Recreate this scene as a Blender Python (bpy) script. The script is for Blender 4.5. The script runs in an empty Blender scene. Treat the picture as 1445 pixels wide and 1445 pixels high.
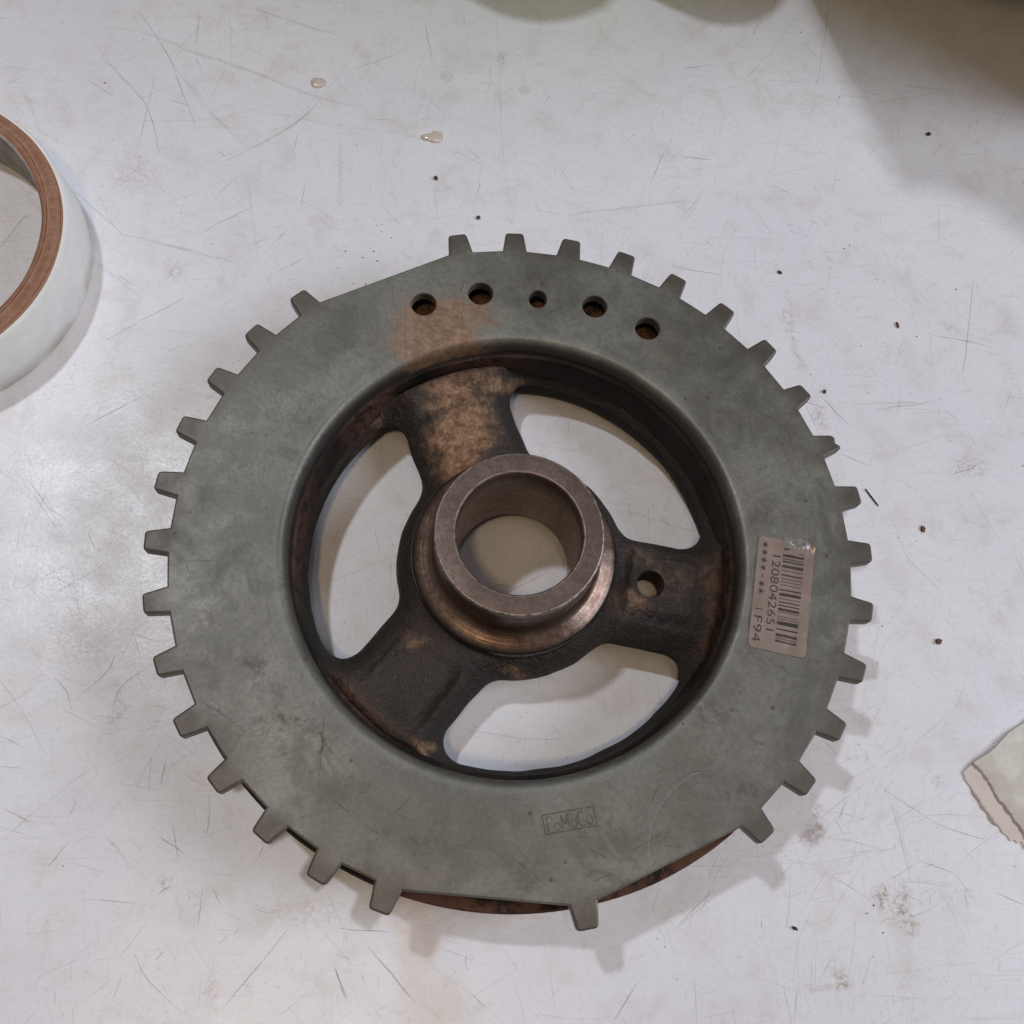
import bpy, bmesh, math, random
from mathutils import Vector, Matrix, noise as mnoise

# ------------------------------------------------------------------ scene, camera, light
sc = bpy.context.scene
COL = sc.collection
R = 0.09            # tip radius of the toothed disc in metres; most sizes below are given in R
H = 0.31            # height of the disc's top face above the table, in R
random.seed(7)

cam_data = bpy.data.cameras.new("camera")
cam_data.sensor_width = 36.0
cam_data.lens = 18.0 * 2.12896
cam_data.clip_start = 0.01
cam_data.clip_end = 50.0
cam = bpy.data.objects.new("camera", cam_data)
COL.objects.link(cam)
cam.matrix_world = Matrix((
    (0.997569, -0.019367, -0.066940, -0.213378 * R),
    (-0.003707, 0.944494, -0.328507, -0.890690 * R),
    (0.069587, 0.327957, 0.942126, (2.837654 + H) * R),
    (0, 0, 0, 1)))
sc.camera = cam

world = bpy.data.worlds.new("World")
sc.world = world
world.use_nodes = True
bg = world.node_tree.nodes["Background"]
bg.inputs[0].default_value = (1.0, 0.92, 0.84, 1)
bg.inputs[1].default_value = 0.075


def area_lamp(name, loc, target, size, watts, col, size_y=None):
    d = bpy.data.lights.new(name, 'AREA')
    d.energy = watts
    d.color = col
    if size_y:
        d.shape = 'RECTANGLE'; d.size = size; d.size_y = size_y
    else:
        d.shape = 'DISK'; d.size = size
    o = bpy.data.objects.new(name, d)
    COL.objects.link(o)
    o.location = loc
    o.rotation_euler = (Vector(target) - Vector(loc)).to_track_quat('-Z', 'Y').to_euler()
    return o


# the ceiling bulb up and to the left: sharp shadows to the lower right, its glint left of the disc
area_lamp("ceiling_bulb", (-0.56, 0.52, 1.62), (0, 0, 0), 0.085, 9.4, (0.86, 0.91, 1.0))
# a warm lamp above and behind the photographer: brown light at the bottom of the openings
area_lamp("warm_lamp", (-0.29, -0.52, 1.85), (0, 0, 0), 0.16, 5.8, (1.0, 0.71, 0.39))
# a weak ceiling tube nearly overhead
area_lamp("ceiling_tube", (-0.02, -0.26, 1.95), (-0.02, -0.26, 0), 0.10, 2.2, (1.0, 0.92, 0.86), 0.55)
# broad window light from the right-hand side of the room
area_lamp("window_light", (1.85, -0.15, 1.48), (0, 0, 0), 1.2, 34.5, (0.82, 0.88, 1.0))

sc.view_settings.view_transform = 'Standard'
sc.view_settings.look = 'None'
sc.view_settings.exposure = 0.0
sc.view_settings.gamma = 1.0
sc.view_settings.use_curve_mapping = False
sc.render.engine = 'CYCLES'
sc.cycles.max_bounces = 5
sc.cycles.transparent_max_bounces = 12
sc.cycles.use_denoising = True


# ------------------------------------------------------------------ helpers: objects
def tag(o, label=None, cat=None, group=None, kind=None):
    if label: o["label"] = label
    if cat: o["category"] = cat
    if group: o["group"] = group
    if kind: o["kind"] = kind
    return o


def empty(name, loc=(0, 0, 0)):
    o = bpy.data.objects.new(name, None)
    o.empty_display_size = 0.02
    COL.objects.link(o)
    o.location = loc
    return o


def link(name, me, mat=None, parent=None, smooth=None):
    o = bpy.data.objects.new(name, me)
    COL.objects.link(o)
    if mat: me.materials.append(mat)
    if parent: o.parent = parent
    if smooth is not None:
        for p in me.polygons: p.use_smooth = True
        me.set_sharp_from_angle(angle=math.radians(smooth))
    return o


def mesh_of(name, verts, faces):
    me = bpy.data.meshes.new(name)
    me.from_pydata(verts, [], faces)
    me.validate()
    me.update()
    return me


def P3(x, y, z):
    """R units, z measured from the disc's top face -> metres above the table"""
    return (x * R, y * R, (z + H) * R)


def pol(r, deg):
    a = math.radians(deg)          # clockwise from straight up
    return (r * math.sin(a), r * math.cos(a))


def lathe(profile, seg=144, closed=True, wob=None):
    vs, fs = [], []
    n = len(profile)
    for s in range(seg):
        a = 360.0 * s / seg
        for i, (r, z) in enumerate(profile):
            rr, zz = r, z
            if wob: rr, zz = wob(i, a, r, z)
            x, y = pol(rr, a)
            vs.append(P3(x, y, zz))
    m = n if closed else n - 1
    for s in range(seg):
        t = (s + 1) % seg
        for i in range(m):
            j = (i + 1) % n
            fs.append((s * n + i, s * n + j, t * n + j, t * n + i))
    return vs, fs


def smooth01(a, b, x):
    t = max(0.0, min(1.0, (x - a) / (b - a)))
    return t * t * (3 - 2 * t)


# ------------------------------------------------------------------ helpers: materials
class NB:
    def __init__(self, name):
        self.m = bpy.data.materials.new(name)
        self.m.use_nodes = True
        self.t = self.m.node_tree
        self.n = self.t.nodes
        self.bsdf = self.n["Principled BSDF"]
        self.out = self.n["Material Output"]
        tc = self.n.new("ShaderNodeTexCoord")
        mp = self.n.new("ShaderNodeVectorMath"); mp.operation = 'SCALE'
        self.t.links.new(tc.outputs['Object'], mp.inputs[0])
        mp.inputs['Scale'].default_value = 1.0 / R
        self.P = mp.outputs[0]

    def L(self, a, b): self.t.links.new(a, b)

    def put(self, sock, v):
        if isinstance(v, bpy.types.NodeSocket): self.L(v, sock)
        elif isinstance(v, (tuple, list)) and len(v) == 3 and sock.type == 'RGBA': sock.default_value = (*v, 1)
        else: sock.default_value = v

    def noise(self, scale, detail=5, rough=0.55, dist=0.0, vec=None, color=False):
        k = self.n.new("ShaderNodeTexNoise")
        k.inputs['Scale'].default_value = scale
        k.inputs['Detail'].default_value = min(detail, 4)
        k.inputs['Roughness'].default_value = rough
        k.inputs['Distortion'].default_value = dist
        self.L(vec or self.P, k.inputs['Vector'])
        return k.outputs['Color' if color else 'Fac']

    def voronoi(self, scale, vec=None):
        k = self.n.new("ShaderNodeTexVoronoi")
        k.inputs['Scale'].default_value = scale
        self.L(vec or self.P, k.inputs['Vector'])
        return k.outputs['Distance']

    def ramp(self, x, a, b, lo=0.0, hi=1.0, smooth=True):
        k = self.n.new("ShaderNodeMapRange")
        k.interpolation_type = 'SMOOTHSTEP' if smooth else 'LINEAR'
        self.put(k.inputs['Value'], x)
        k.inputs['From Min'].default_value = a; k.inputs['From Max'].default_value = b
        k.inputs['To Min'].default_value = lo; k.inputs['To Max'].default_value = hi
        return k.outputs['Result']

    def math(self, op, a, b=0.0, clamp=False):
        k = self.n.new("ShaderNodeMath"); k.operation = op; k.use_clamp = clamp
        self.put(k.inputs[0], a); self.put(k.inputs[1], b)
        return k.outputs[0]

    def mul(self, a, b): return self.math('MULTIPLY', a, b)
    def add(self, a, b): return self.math('ADD', a, b)
    def mx(self, a, b): return self.math('MAXIMUM', a, b)

    def mix(self, f, a, b):
        k = self.n.new("ShaderNodeMix"); k.data_type = 'RGBA'
        self.put(k.inputs[0], f); self.put(k.inputs[6], a); self.put(k.inputs[7], b)
        return k.outputs[2]

    def vmath(self, op, a, b):
        k = self.n.new("ShaderNodeVectorMath"); k.operation = op
        self.put(k.inputs[0], a)
        if b is not None: self.put(k.inputs[1], b)
        return k

    def warp(self, scale, amt):
        c = self.noise(scale, 4, 0.6, color=True)
        v = self.vmath('SUBTRACT', c, (0.5, 0.5, 0.5)).outputs[0]
        v = self.vmath('MULTIPLY', v, (amt, amt, 0)).outputs[0]
        return self.vmath('ADD', self.P, v).outputs[0]

    def blob(self, x, y, rx, ry, vec=None, inner=0.0):
        v = self.vmath('SUBTRACT', vec or self.P, (x, y, 0)).outputs[0]
        v = self.vmath('MULTIPLY', v, (1.0 / rx, 1.0 / ry, 0)).outputs[0]
        d = self.vmath('LENGTH', v, None).outputs['Value']
        return self.ramp(d, 1.0, inner)

    def blobs(self, lst, vec=None, inner=0.0):
        f = None
        for b in lst:
            k = self.blob(*b[:4], vec=vec, inner=inner)
            if len(b) > 4: k = self.mul(k, b[4])
            f = k if f is None else self.mx(f, k)
        return f

    def radius(self):
        v = self.vmath('MULTIPLY', self.P, (1, 1, 0)).outputs[0]
        return self.vmath('LENGTH', v, None).outputs['Value']

    def sepz(self):
        k = self.n.new("ShaderNodeSeparateXYZ"); self.L(self.P, k.inputs[0]); return k.outputs

    def bump(self, h, strength, dist):
        k = self.n.new("ShaderNodeBump")
        k.inputs['Strength'].default_value = strength
        k.inputs['Distance'].default_value = dist
        self.L(h, k.inputs['Height'])
        self.L(k.outputs[0], self.bsdf.inputs['Normal'])

    def set(self, **kw):
        names = dict(col='Base Color', rough='Roughness', metal='Metallic', spec='Specular IOR Level',
                     trans='Transmission Weight', ior='IOR', alpha='Alpha', coat='Coat Weight', coatr='Coat Roughness')
        for k, v in kw.items(): self.put(self.bsdf.inputs[names[k]], v)
        return self.m


# ------------------------------------------------------------------ materials
def mat_table():
    b = NB("white_painted_tabletop")
    big = b.noise(1.3, 4, 0.6)
    mid = b.noise(7, 6, 0.65, 0.4)
    fine = b.noise(60, 4, 0.7)
    w = b.warp(9, 0.16)
    w2 = b.warp(30, 0.06)
    col = b.mix(b.ramp(big, 0.3, 0.7), (0.69, 0.688, 0.742), (0.728, 0.726, 0.762))
    # faint yellow-brown grime in clouds
    col = b.mix(b.mul(b.ramp(mid, 0.47, 0.74), 0.36), col, (0.53, 0.475, 0.42))
    col = b.mix(b.mul(b.ramp(fine, 0.50, 0.78), 0.30), col, (0.42, 0.375, 0.34))
    # dusty streaks drawn out along several wiping directions
    for i, (ang, sx, sy) in enumerate(((0.5, 3.0, 75), (1.85, 3.0, 70))):
        mp = b.n.new("ShaderNodeMapping")
        mp.inputs['Rotation'].default_value = (0, 0, ang)
        mp.inputs['Scale'].default_value = (sx, sy, 1)
        mp.inputs['Location'].default_value = (3.1 * i, 1.7 * i, 0)
        b.L(b.P, mp.inputs['Vector'])
        s = b.noise(1.0, 2, 0.6, 0.0, vec=mp.outputs[0])
        gate = b.ramp(b.noise(3 + i, 2, 0.5), 0.45, 0.65)
        col = b.mix(b.mul(b.mul(b.ramp(s, 0.60, 0.72), gate), 0.20), col, (0.40, 0.36, 0.33))
    # individual stains and rust marks
    rust = b.blobs([(1.032, -0.912, 0.05, 0.045), (1.107, -0.935, 0.06, 0.07), (0.893, -1.135, 0.035, 0.05),
                    (0.86, -1.14, 0.09, 0.02, 0.7), (0.868, -0.72, 0.05, 0.09, 0.8), (1.47, 0.39, 0.10, 0.08, 0.55),
                    (0.94, 0.86, 0.03, 0.24, 0.55), (1.01, 0.55, 0.05, 0.09, 0.7), (-1.086, 1.017, 0.06, 0.07, 0.6),
                    (-1.111, -0.40, 0.04, 0.12, 0.6), (-0.923, -0.87, 0.035, 0.03, 0.6), (-0.79, -1.12, 0.03, 0.11, 0.45),
                    (-0.02, 1.934, 0.045, 0.045, 0.7), (-1.25, 1.38, 0.12, 0.10, 0.4), (-1.2, -0.2, 0.3, 0.16, 0.35),
                    (0.10, 0.33, 0.06, 0.16, 0.5), (1.25, -0.6, 0.03, 0.03, 0.7), (-0.55, -0.95, 0.2, 0.08, 0.3)], vec=w)
    rb = b.ramp(b.noise(70, 5, 0.75), 0.38, 0.64)
    col = b.mix(b.mul(b.mul(rust, rb), 0.85), col, (0.31, 0.195, 0.125))
    # oily smear in front of the disc
    smear = b.blobs([(-0.25, -1.02, 0.085, 0.20), (-0.20, -1.22, 0.13, 0.20, 0.8), (-0.27, -0.93, 0.05, 0.10)], vec=w2, inner=0.35)
    col = b.mix(b.mul(smear, 0.5), col, (0.46, 0.36, 0.29))
    # pepper of dark grains
    v = b.voronoi(26)
    pep = b.mul(b.ramp(v, 0.085, 0.045), b.ramp(b.noise(5, 2), 0.52, 0.60))
    col = b.mix(b.mul(pep, 0.55), col, (0.10, 0.085, 0.075))
    r = b.ramp(b.noise(4, 5, 0.65), 0.3, 0.7, 0.25, 0.37)
    r = b.add(r, b.mul(b.ramp(b.noise(110, 3, 0.7), 0.4, 0.7), 0.06))
    r = b.math('SUBTRACT', r, b.mul(smear, 0.13))
    b.bump(b.add(b.noise(90, 4, 0.7), b.mul(b.noise(14, 3, 0.6), 1.5)), 0.07, 0.0006)
    return b.set(col=col, rough=r, spec=0.5)


def mat_disc():
    b = NB("passivated_grey_steel")
    w = b.warp(8, 0.14)
    w2 = b.warp(22, 0.07)
    big = b.noise(2.6, 6, 0.62, 0.4)
    mid = b.noise(11, 6, 0.7)
    fin = b.noise(75, 4, 0.75)
    col = b.mix(b.ramp(big, 0.36, 0.64), (0.116, 0.110, 0.093), (0.186, 0.179, 0.155))
    col = b.mix(b.mul(b.ramp(mid, 0.42, 0.72), 0.35), col, (0.20, 0.204, 0.186))
    col = b.mix(b.mul(b.ramp(b.noise(5.5, 6, 0.7, 0.6), 0.47, 0.66), 0.68), col, (0.086, 0.080, 0.067))
    col = b.mix(b.ramp(fin, 0.40, 0.66, 0.0, 0.42), col, (0.090, 0.090, 0.078))
    col = b.mix(b.mul(b.ramp(b.noise(140, 2, 0.6), 0.54, 0.72), 0.15), col, (0.25, 0.25, 0.225))
    # grime on the teeth and towards the rim
    rad = b.radius()
    rn = b.add(rad, b.mul(b.math('SUBTRACT', b.noise(9, 4, 0.6), 0.5), 0.12))
    col = b.mix(b.ramp(rn, 0.895, 0.97, 0.0, 0.8), col, (0.078, 0.062, 0.050))
    # dirt round the inner lip, darker lip face, highlight line painted along the bend
    lip = b.mul(b.ramp(rn, 0.70, 0.645), b.ramp(b.noise(6, 4, 0.6), 0.42, 0.62))
    col = b.mix(b.mul(lip, 0.3), col, (0.085, 0.085, 0.08))
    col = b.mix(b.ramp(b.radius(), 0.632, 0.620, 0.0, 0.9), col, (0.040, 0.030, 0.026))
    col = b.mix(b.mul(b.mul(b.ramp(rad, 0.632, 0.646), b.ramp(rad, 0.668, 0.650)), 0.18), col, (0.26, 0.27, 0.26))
    # the tan rust bloom below the first holes
    rust = b.blobs([(-0.225, 0.665, 0.22, 0.18), (-0.27, 0.60, 0.17, 0.09), (-0.10, 0.71, 0.08, 0.09, 0.8),
                    (-0.16, 0.605, 0.14, 0.035, 0.9), (0.43, 0.62, 0.10, 0.10, 0.25)], vec=w, inner=0.15)
    rust = b.ramp(b.add(rust, b.mul(b.math('SUBTRACT', b.noise(20, 6, 0.75), 0.5), 0.8)), 0.08, 1.0)
    rcol = b.mix(b.ramp(b.noise(40, 5, 0.7), 0.35, 0.7), (0.17, 0.098, 0.058), (0.285, 0.182, 0.118))
    col = b.mix(b.mul(rust, 0.95), col, rcol)
    # brown spots and runs
    spot = b.blobs([(-0.68, -0.335, 0.055, 0.045), (-0.67, -0.39, 0.03, 0.03), (-0.818, -0.215, 0.04, 0.035),
                    (-0.86, -0.285, 0.025, 0.03), (-0.502, -0.56, 0.012, 0.11), (-0.60, -0.47, 0.11, 0.018),
                    (-0.52, -0.49, 0.05, 0.03, 0.6), (0.55, 0.38, 0.05, 0.05, 0.7), (-0.545, 0.30, 0.04, 0.05, 0.7),
                    (0.50, -0.45, 0.09, 0.06, 0.6), (0.62, -0.53, 0.04, 0.012), (-0.24, -0.77, 0.10, 0.035, 0.6),
                    (0.60, -0.66, 0.16, 0.06, 0.6), (-0.56, -0.02, 0.015, 0.17, 0.5), (0.0, -0.83, 0.1, 0.03, 0.5),
                    (0.05, 0.83, 0.16, 0.04, 0.4), (0.80, 0.30, 0.08, 0.12, 0.4)], vec=w2)
    sn = b.ramp(b.noise(38, 5, 0.75), 0.42, 0.62)
    col = b.mix(b.mul(b.mul(spot, sn), 0.9), col, (0.060, 0.044, 0.033))
    v = b.voronoi(17)
    pep = b.mul(b.ramp(v, 0.13, 0.06), b.ramp(b.noise(4, 2), 0.46, 0.56))
    col = b.mix(b.mul(pep, 0.75), col, (0.05, 0.04, 0.032))
    # rubbed ripple marks at the lower left
    wv = b.n.new("ShaderNodeTexWave"); wv.inputs['Scale'].default_value = 26; wv.inputs['Distortion'].default_value = 5
    wv.inputs['Detail'].default_value = 3
    mp = b.n.new("ShaderNodeMapping"); mp.inputs['Rotation'].default_value = (0, 0, 1.35)
    b.L(b.P, mp.inputs['Vector']); b.L(mp.outputs[0], wv.inputs['Vector'])
    rip = b.mul(b.ramp(wv.outputs['Fac'], 0.2, 0.8), b.blob(-0.57, -0.50, 0.24, 0.22, vec=w))
    col = b.mix(b.mul(rip, 0.13), col, (0.09, 0.09, 0.078))
    rough = b.ramp(mid, 0.3, 0.7, 0.40, 0.54)
    b.bump(b.add(b.add(fin, b.mul(mid, 0.8)), b.mul(rip, 0.12)), 0.16, 0.0006)
    return b.set(col=col, rough=rough, metal=0.35, spec=0.5)


def mat_cast():
    b = NB("rusty_cast_iron")
    w = b.warp(7, 0.12)
    n1 = b.noise(6, 6, 0.65, 0.3)
    n2 = b.noise(34, 6, 0.75)
    col = b.mix(b.ramp(n1, 0.35, 0.65), (0.022, 0.020, 0.019), (0.044, 0.033, 0.028))
    # rust along the seat against the rim
    rim = b.mul(b.ramp(b.radius(), 0.545, 0.60), b.ramp(n2, 0.36, 0.6))
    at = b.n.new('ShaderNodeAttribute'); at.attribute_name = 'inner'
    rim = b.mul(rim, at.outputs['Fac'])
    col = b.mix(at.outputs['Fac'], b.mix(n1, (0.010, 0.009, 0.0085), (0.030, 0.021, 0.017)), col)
    col = b.mix(b.mul(rim, 0.75), col, (0.125, 0.058, 0.032))
    patch = b.blobs([(-0.150, 0.385, 0.17, 0.15), (-0.165, 0.29, 0.11, 0.11), (-0.175, 0.50, 0.18, 0.11, 0.7),
                     (-0.05, 0.55, 0.13, 0.06, 0.6), (0.36, 0.005, 0.075, 0.055, 0.32), (0.335, -0.125, 0.09, 0.05, 0.42),
                     (0.44, -0.06, 0.14, 0.12, 0.22), (-0.262, -0.235, 0.085, 0.06, 0.36), (-0.46, -0.41, 0.075, 0.05, 0.4),
                     (-0.25, -0.53, 0.05, 0.03, 0.6), (0.54, -0.07, 0.05, 0.16, 0.3), (0.03, -0.335, 0.11, 0.03, 0.5),
                     (-0.42, 0.44, 0.06, 0.06, 0.5)], vec=w, inner=0.1)
    pc = b.mix(b.ramp(n2, 0.35, 0.68), (0.165, 0.083, 0.046), (0.385, 0.235, 0.140))
    patch = b.ramp(b.add(patch, b.mul(b.math('SUBTRACT', n2, 0.5), 0.7)), 0.02, 0.95)
    col = b.mix(patch, col, pc)
    n3 = b.noise(130, 3, 0.7)
    col = b.mix(b.mul(b.ramp(n3, 0.52, 0.68), 0.35), col, (0.13, 0.085, 0.06))
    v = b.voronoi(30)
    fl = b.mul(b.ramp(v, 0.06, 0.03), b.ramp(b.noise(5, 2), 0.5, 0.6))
    col = b.mix(b.mul(fl, 0.8), col, (0.34, 0.24, 0.17))  # sparkle of the rough casting painted in as pale flecks
    b.bump(b.add(b.add(n2, b.mul(n3, 0.7)), b.mul(b.noise(12, 5, 0.7), 1.2)), 0.8, 0.0013)
    return b.set(col=col, rough=b.ramp(n2, 0.3, 0.7, 0.56, 0.78), spec=0.4, metal=0.0)


def mat_rim():
    b = NB("dark_rusted_rim")
    n1 = b.noise(7, 6, 0.65)
    n2 = b.noise(30, 6, 0.75)
    col = b.mix(b.ramp(n1, 0.35, 0.7), (0.005, 0.0042, 0.0038), (0.019, 0.012, 0.009))
    rad = b.radius()
    z0 = b.sepz()
    red = b.mul(b.mul(b.ramp(rad, 0.86, 0.935), b.ramp(b.noise(16, 5, 0.7), 0.33, 0.55)), b.ramp(z0[0], -0.42, -0.25))
    col = b.mix(b.mul(red, 0.9), col, (0.105, 0.045, 0.028))
    hol = b.mul(b.ramp(rad, 0.70, 0.74), b.ramp(rad, 0.86, 0.83))
    col = b.mix(b.mul(hol, b.ramp(n2, 0.3, 0.6)), col, (0.16, 0.085, 0.055))
    z = b.sepz()
    up = b.mul(b.ramp(rad, 0.62, 0.60), b.mul(b.ramp(n1, 0.38, 0.55), b.ramp(z[2], 0.12, 0.24)))
    col = b.mix(b.mul(up, 0.15), col, (0.05, 0.026, 0.018))
    wl = b.blobs([(-0.42, 0.43, 0.20, 0.18), (-0.60, 0.05, 0.10, 0.35, 0.8), (0.60, -0.12, 0.10, 0.30, 0.8), (-0.1, 0.60, 0.22, 0.08, 0.8), (-0.45, -0.40, 0.2, 0.2, 0.7)])
    wl = b.mul(b.mul(wl, b.ramp(rad, 0.62, 0.605)), b.ramp(n2, 0.36, 0.60))
    col = b.mix(b.mul(wl, 0.9), col, (0.105, 0.050, 0.032))
    b.bump(b.add(n2, n1), 0.5, 0.001)
    return b.set(col=col, rough=0.68, spec=0.2)


def mat_hub():
    b = NB("turned_brown_steel")
    n1 = b.noise(9, 5, 0.65)
    n2 = b.noise(60, 5, 0.75)
    z = b.sepz()
    rad = b.radius()
    col = b.mix(b.ramp(n1, 0.35, 0.7), (0.122, 0.086, 0.071), (0.168, 0.124, 0.105))
    col = b.mix(b.ramp(b.noise(95, 3, 0.7), 0.40, 0.62, 0.0, 0.6), col, (0.085, 0.060, 0.051))
    pale_edge = b.mul(b.mx(b.mul(b.ramp(rad, 0.2195, 0.2225), b.ramp(z[2], 0.40, 0.415)), b.mul(b.ramp(rad, 0.1765, 0.1735), b.ramp(z[2], 0.41, 0.42))), b.ramp(n2, 0.35, 0.55))
    col = b.mix(b.mul(pale_edge, 0.8), col, (0.50, 0.43, 0.39))  # pale bands along the hub's top edges
    # collar: warmer, coppery
    low = b.ramp(z[2], 0.300, 0.262)
    col = b.mix(b.mul(low, 0.7), col, b.mix(b.ramp(n1, 0.4, 0.6), (0.15, 0.088, 0.062), (0.245, 0.168, 0.128)))
    edge = b.mul(b.ramp(rad, 0.268, 0.288), low)
    col = b.mix(b.mul(edge, 0.85), col, (0.042, 0.040, 0.041))
    bore = b.ramp(rad, 0.180, 0.170)
    col = b.mix(b.mul(bore, 0.75), col, b.mix(n1, (0.065, 0.036, 0.024), (0.14, 0.082, 0.055)))
    # fine turning lines round the axis
    k = b.n.new("ShaderNodeTexNoise"); k.inputs['Scale'].default_value = 1.0; k.inputs['Detail'].default_value = 3
    comb = b.n.new("ShaderNodeCombineXYZ")
    b.L(b.mul(rad, 160.0), comb.inputs[0]); b.L(b.mul(z[2], 140.0), comb.inputs[1])
    b.L(comb.outputs[0], k.inputs['Vector'])
    b.bump(b.add(k.outputs['Fac'], b.mul(n2, 0.5)), 0.18, 0.0005)
    return b.set(col=col, rough=b.add(b.ramp(n2, 0.3, 0.7, 0.22, 0.38), b.ramp(z[2], 0.36, 0.43, 0.0, 0.22)), metal=0.7)


def simple(name, col, rough=0.5, var=0.0, col2=None, scale=10, **kw):
    b = NB(name)
    c = col
    if col2: c = b.mix(b.ramp(b.noise(scale, 5, 0.65), 0.35, 0.68), col, col2)
    return b.set(col=c, rough=rough, **kw)


def mat_overlay(name, col, attr=True, strength=1.0, noise_scale=25):
    """thin marks: shaded where the mark is, see-through between its specks"""
    b = NB(name)
    tr = b.n.new("ShaderNodeBsdfTransparent")
    mxs = b.n.new("ShaderNodeMixShader")
    f = b.ramp(b.noise(noise_scale, 4, 0.7), 0.28, 0.62, 0.25, 1.0)
    if attr:
        a = b.n.new("ShaderNodeAttribute"); a.attribute_name = "depth"
        f = b.mul(f, a.outputs['Fac'])
    f = b.mul(f, strength)
    b.L(f, mxs.inputs[0]); b.L(tr.outputs[0], mxs.inputs[1]); b.L(b.bsdf.outputs[0], mxs.inputs[2])
    b.L(mxs.outputs[0], b.out.inputs['Surface'])
    return b.set(col=col, rough=0.75, spec=0.1)


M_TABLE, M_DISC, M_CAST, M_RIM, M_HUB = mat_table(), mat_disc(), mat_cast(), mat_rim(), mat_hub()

# ------------------------------------------------------------------ the tabletop
vs = [(-0.62, -0.52, 0), (0.62, -0.52, 0), (0.62, 0.62, 0), (-0.62, 0.62, 0)]
vs += [(x, y, -0.018) for x, y, z in vs]
table = link("tabletop", mesh_of("tabletop", vs, [(0, 1, 2, 3), (7, 6, 5, 4), (0, 4, 5, 1), (1, 5, 6, 2), (2, 6, 7, 3), (3, 7, 4, 0)]), M_TABLE)
tag(table, "scratched and stained white painted tabletop", "table", kind="structure")


# scratches: traced long ones first, then a haze of short ones
def ribbon_mesh(name, lines):
    V, Fc, D = [], [], []
    zk = 0
    for pts, wd, dep in lines:
        zk += 1
        z = 0.00003 + (zk % 60) * 0.0000012
        n = len(pts)
        base = len(V)
        for i, (x, y) in enumerate(pts):
            a = pts[max(0, i - 1)]; c = pts[min(n - 1, i + 1)]
            dx, dy = c[0] - a[0], c[1] - a[1]
            l = math.hypot(dx, dy) or 1
            t = i / (n - 1)
            w = wd * (0.25 + 0.75 * math.sin(math.pi * min(1, max(0, 0.08 + 0.84 * t)))) * 0.5
            V.append(((x - dy / l * w) * R, (y + dx / l * w) * R, z)); V.append(((x + dy / l * w) * R, (y - dx / l * w) * R, z))
            D += [dep, dep]
        for i in range(n - 1):
            Fc.append((base + 2 * i, base + 2 * i + 1, base + 2 * i + 3, base + 2 * i + 2))
    me = mesh_of(name, V, Fc)
    at = me.attributes.new("depth", 'FLOAT', 'POINT')
    at.data.foreach_set("value", D)
    return me


def smooth_line(pl, jit=0.004):
    out = []
    n = len(pl)
    for i in range(n - 1):
        p0 = pl[max(0, i - 1)]; p1 = pl[i]; p2 = pl[i + 1]; p3 = pl[min(n - 1, i + 2)]
        k = max(3, int(math.hypot(p2[0] - p1[0], p2[1] - p1[1]) / 0.04))
        for s in range(k):
            t = s / k
            q = []
            for a in (0, 1):
                q.append(0.5 * (2 * p1[a] + (p2[a] - p0[a]) * t + (2 * p0[a] - 5 * p1[a] + 4 * p2[a] - p3[a]) * t * t + (3 * p1[a] - p0[a] - 3 * p2[a] + p3[a]) * t ** 3))
            out.append((q[0] + random.uniform(-jit, jit) * 0.5, q[1] + random.uniform(-jit, jit) * 0.5))
    out.append(pl[-1])
    return out


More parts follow.
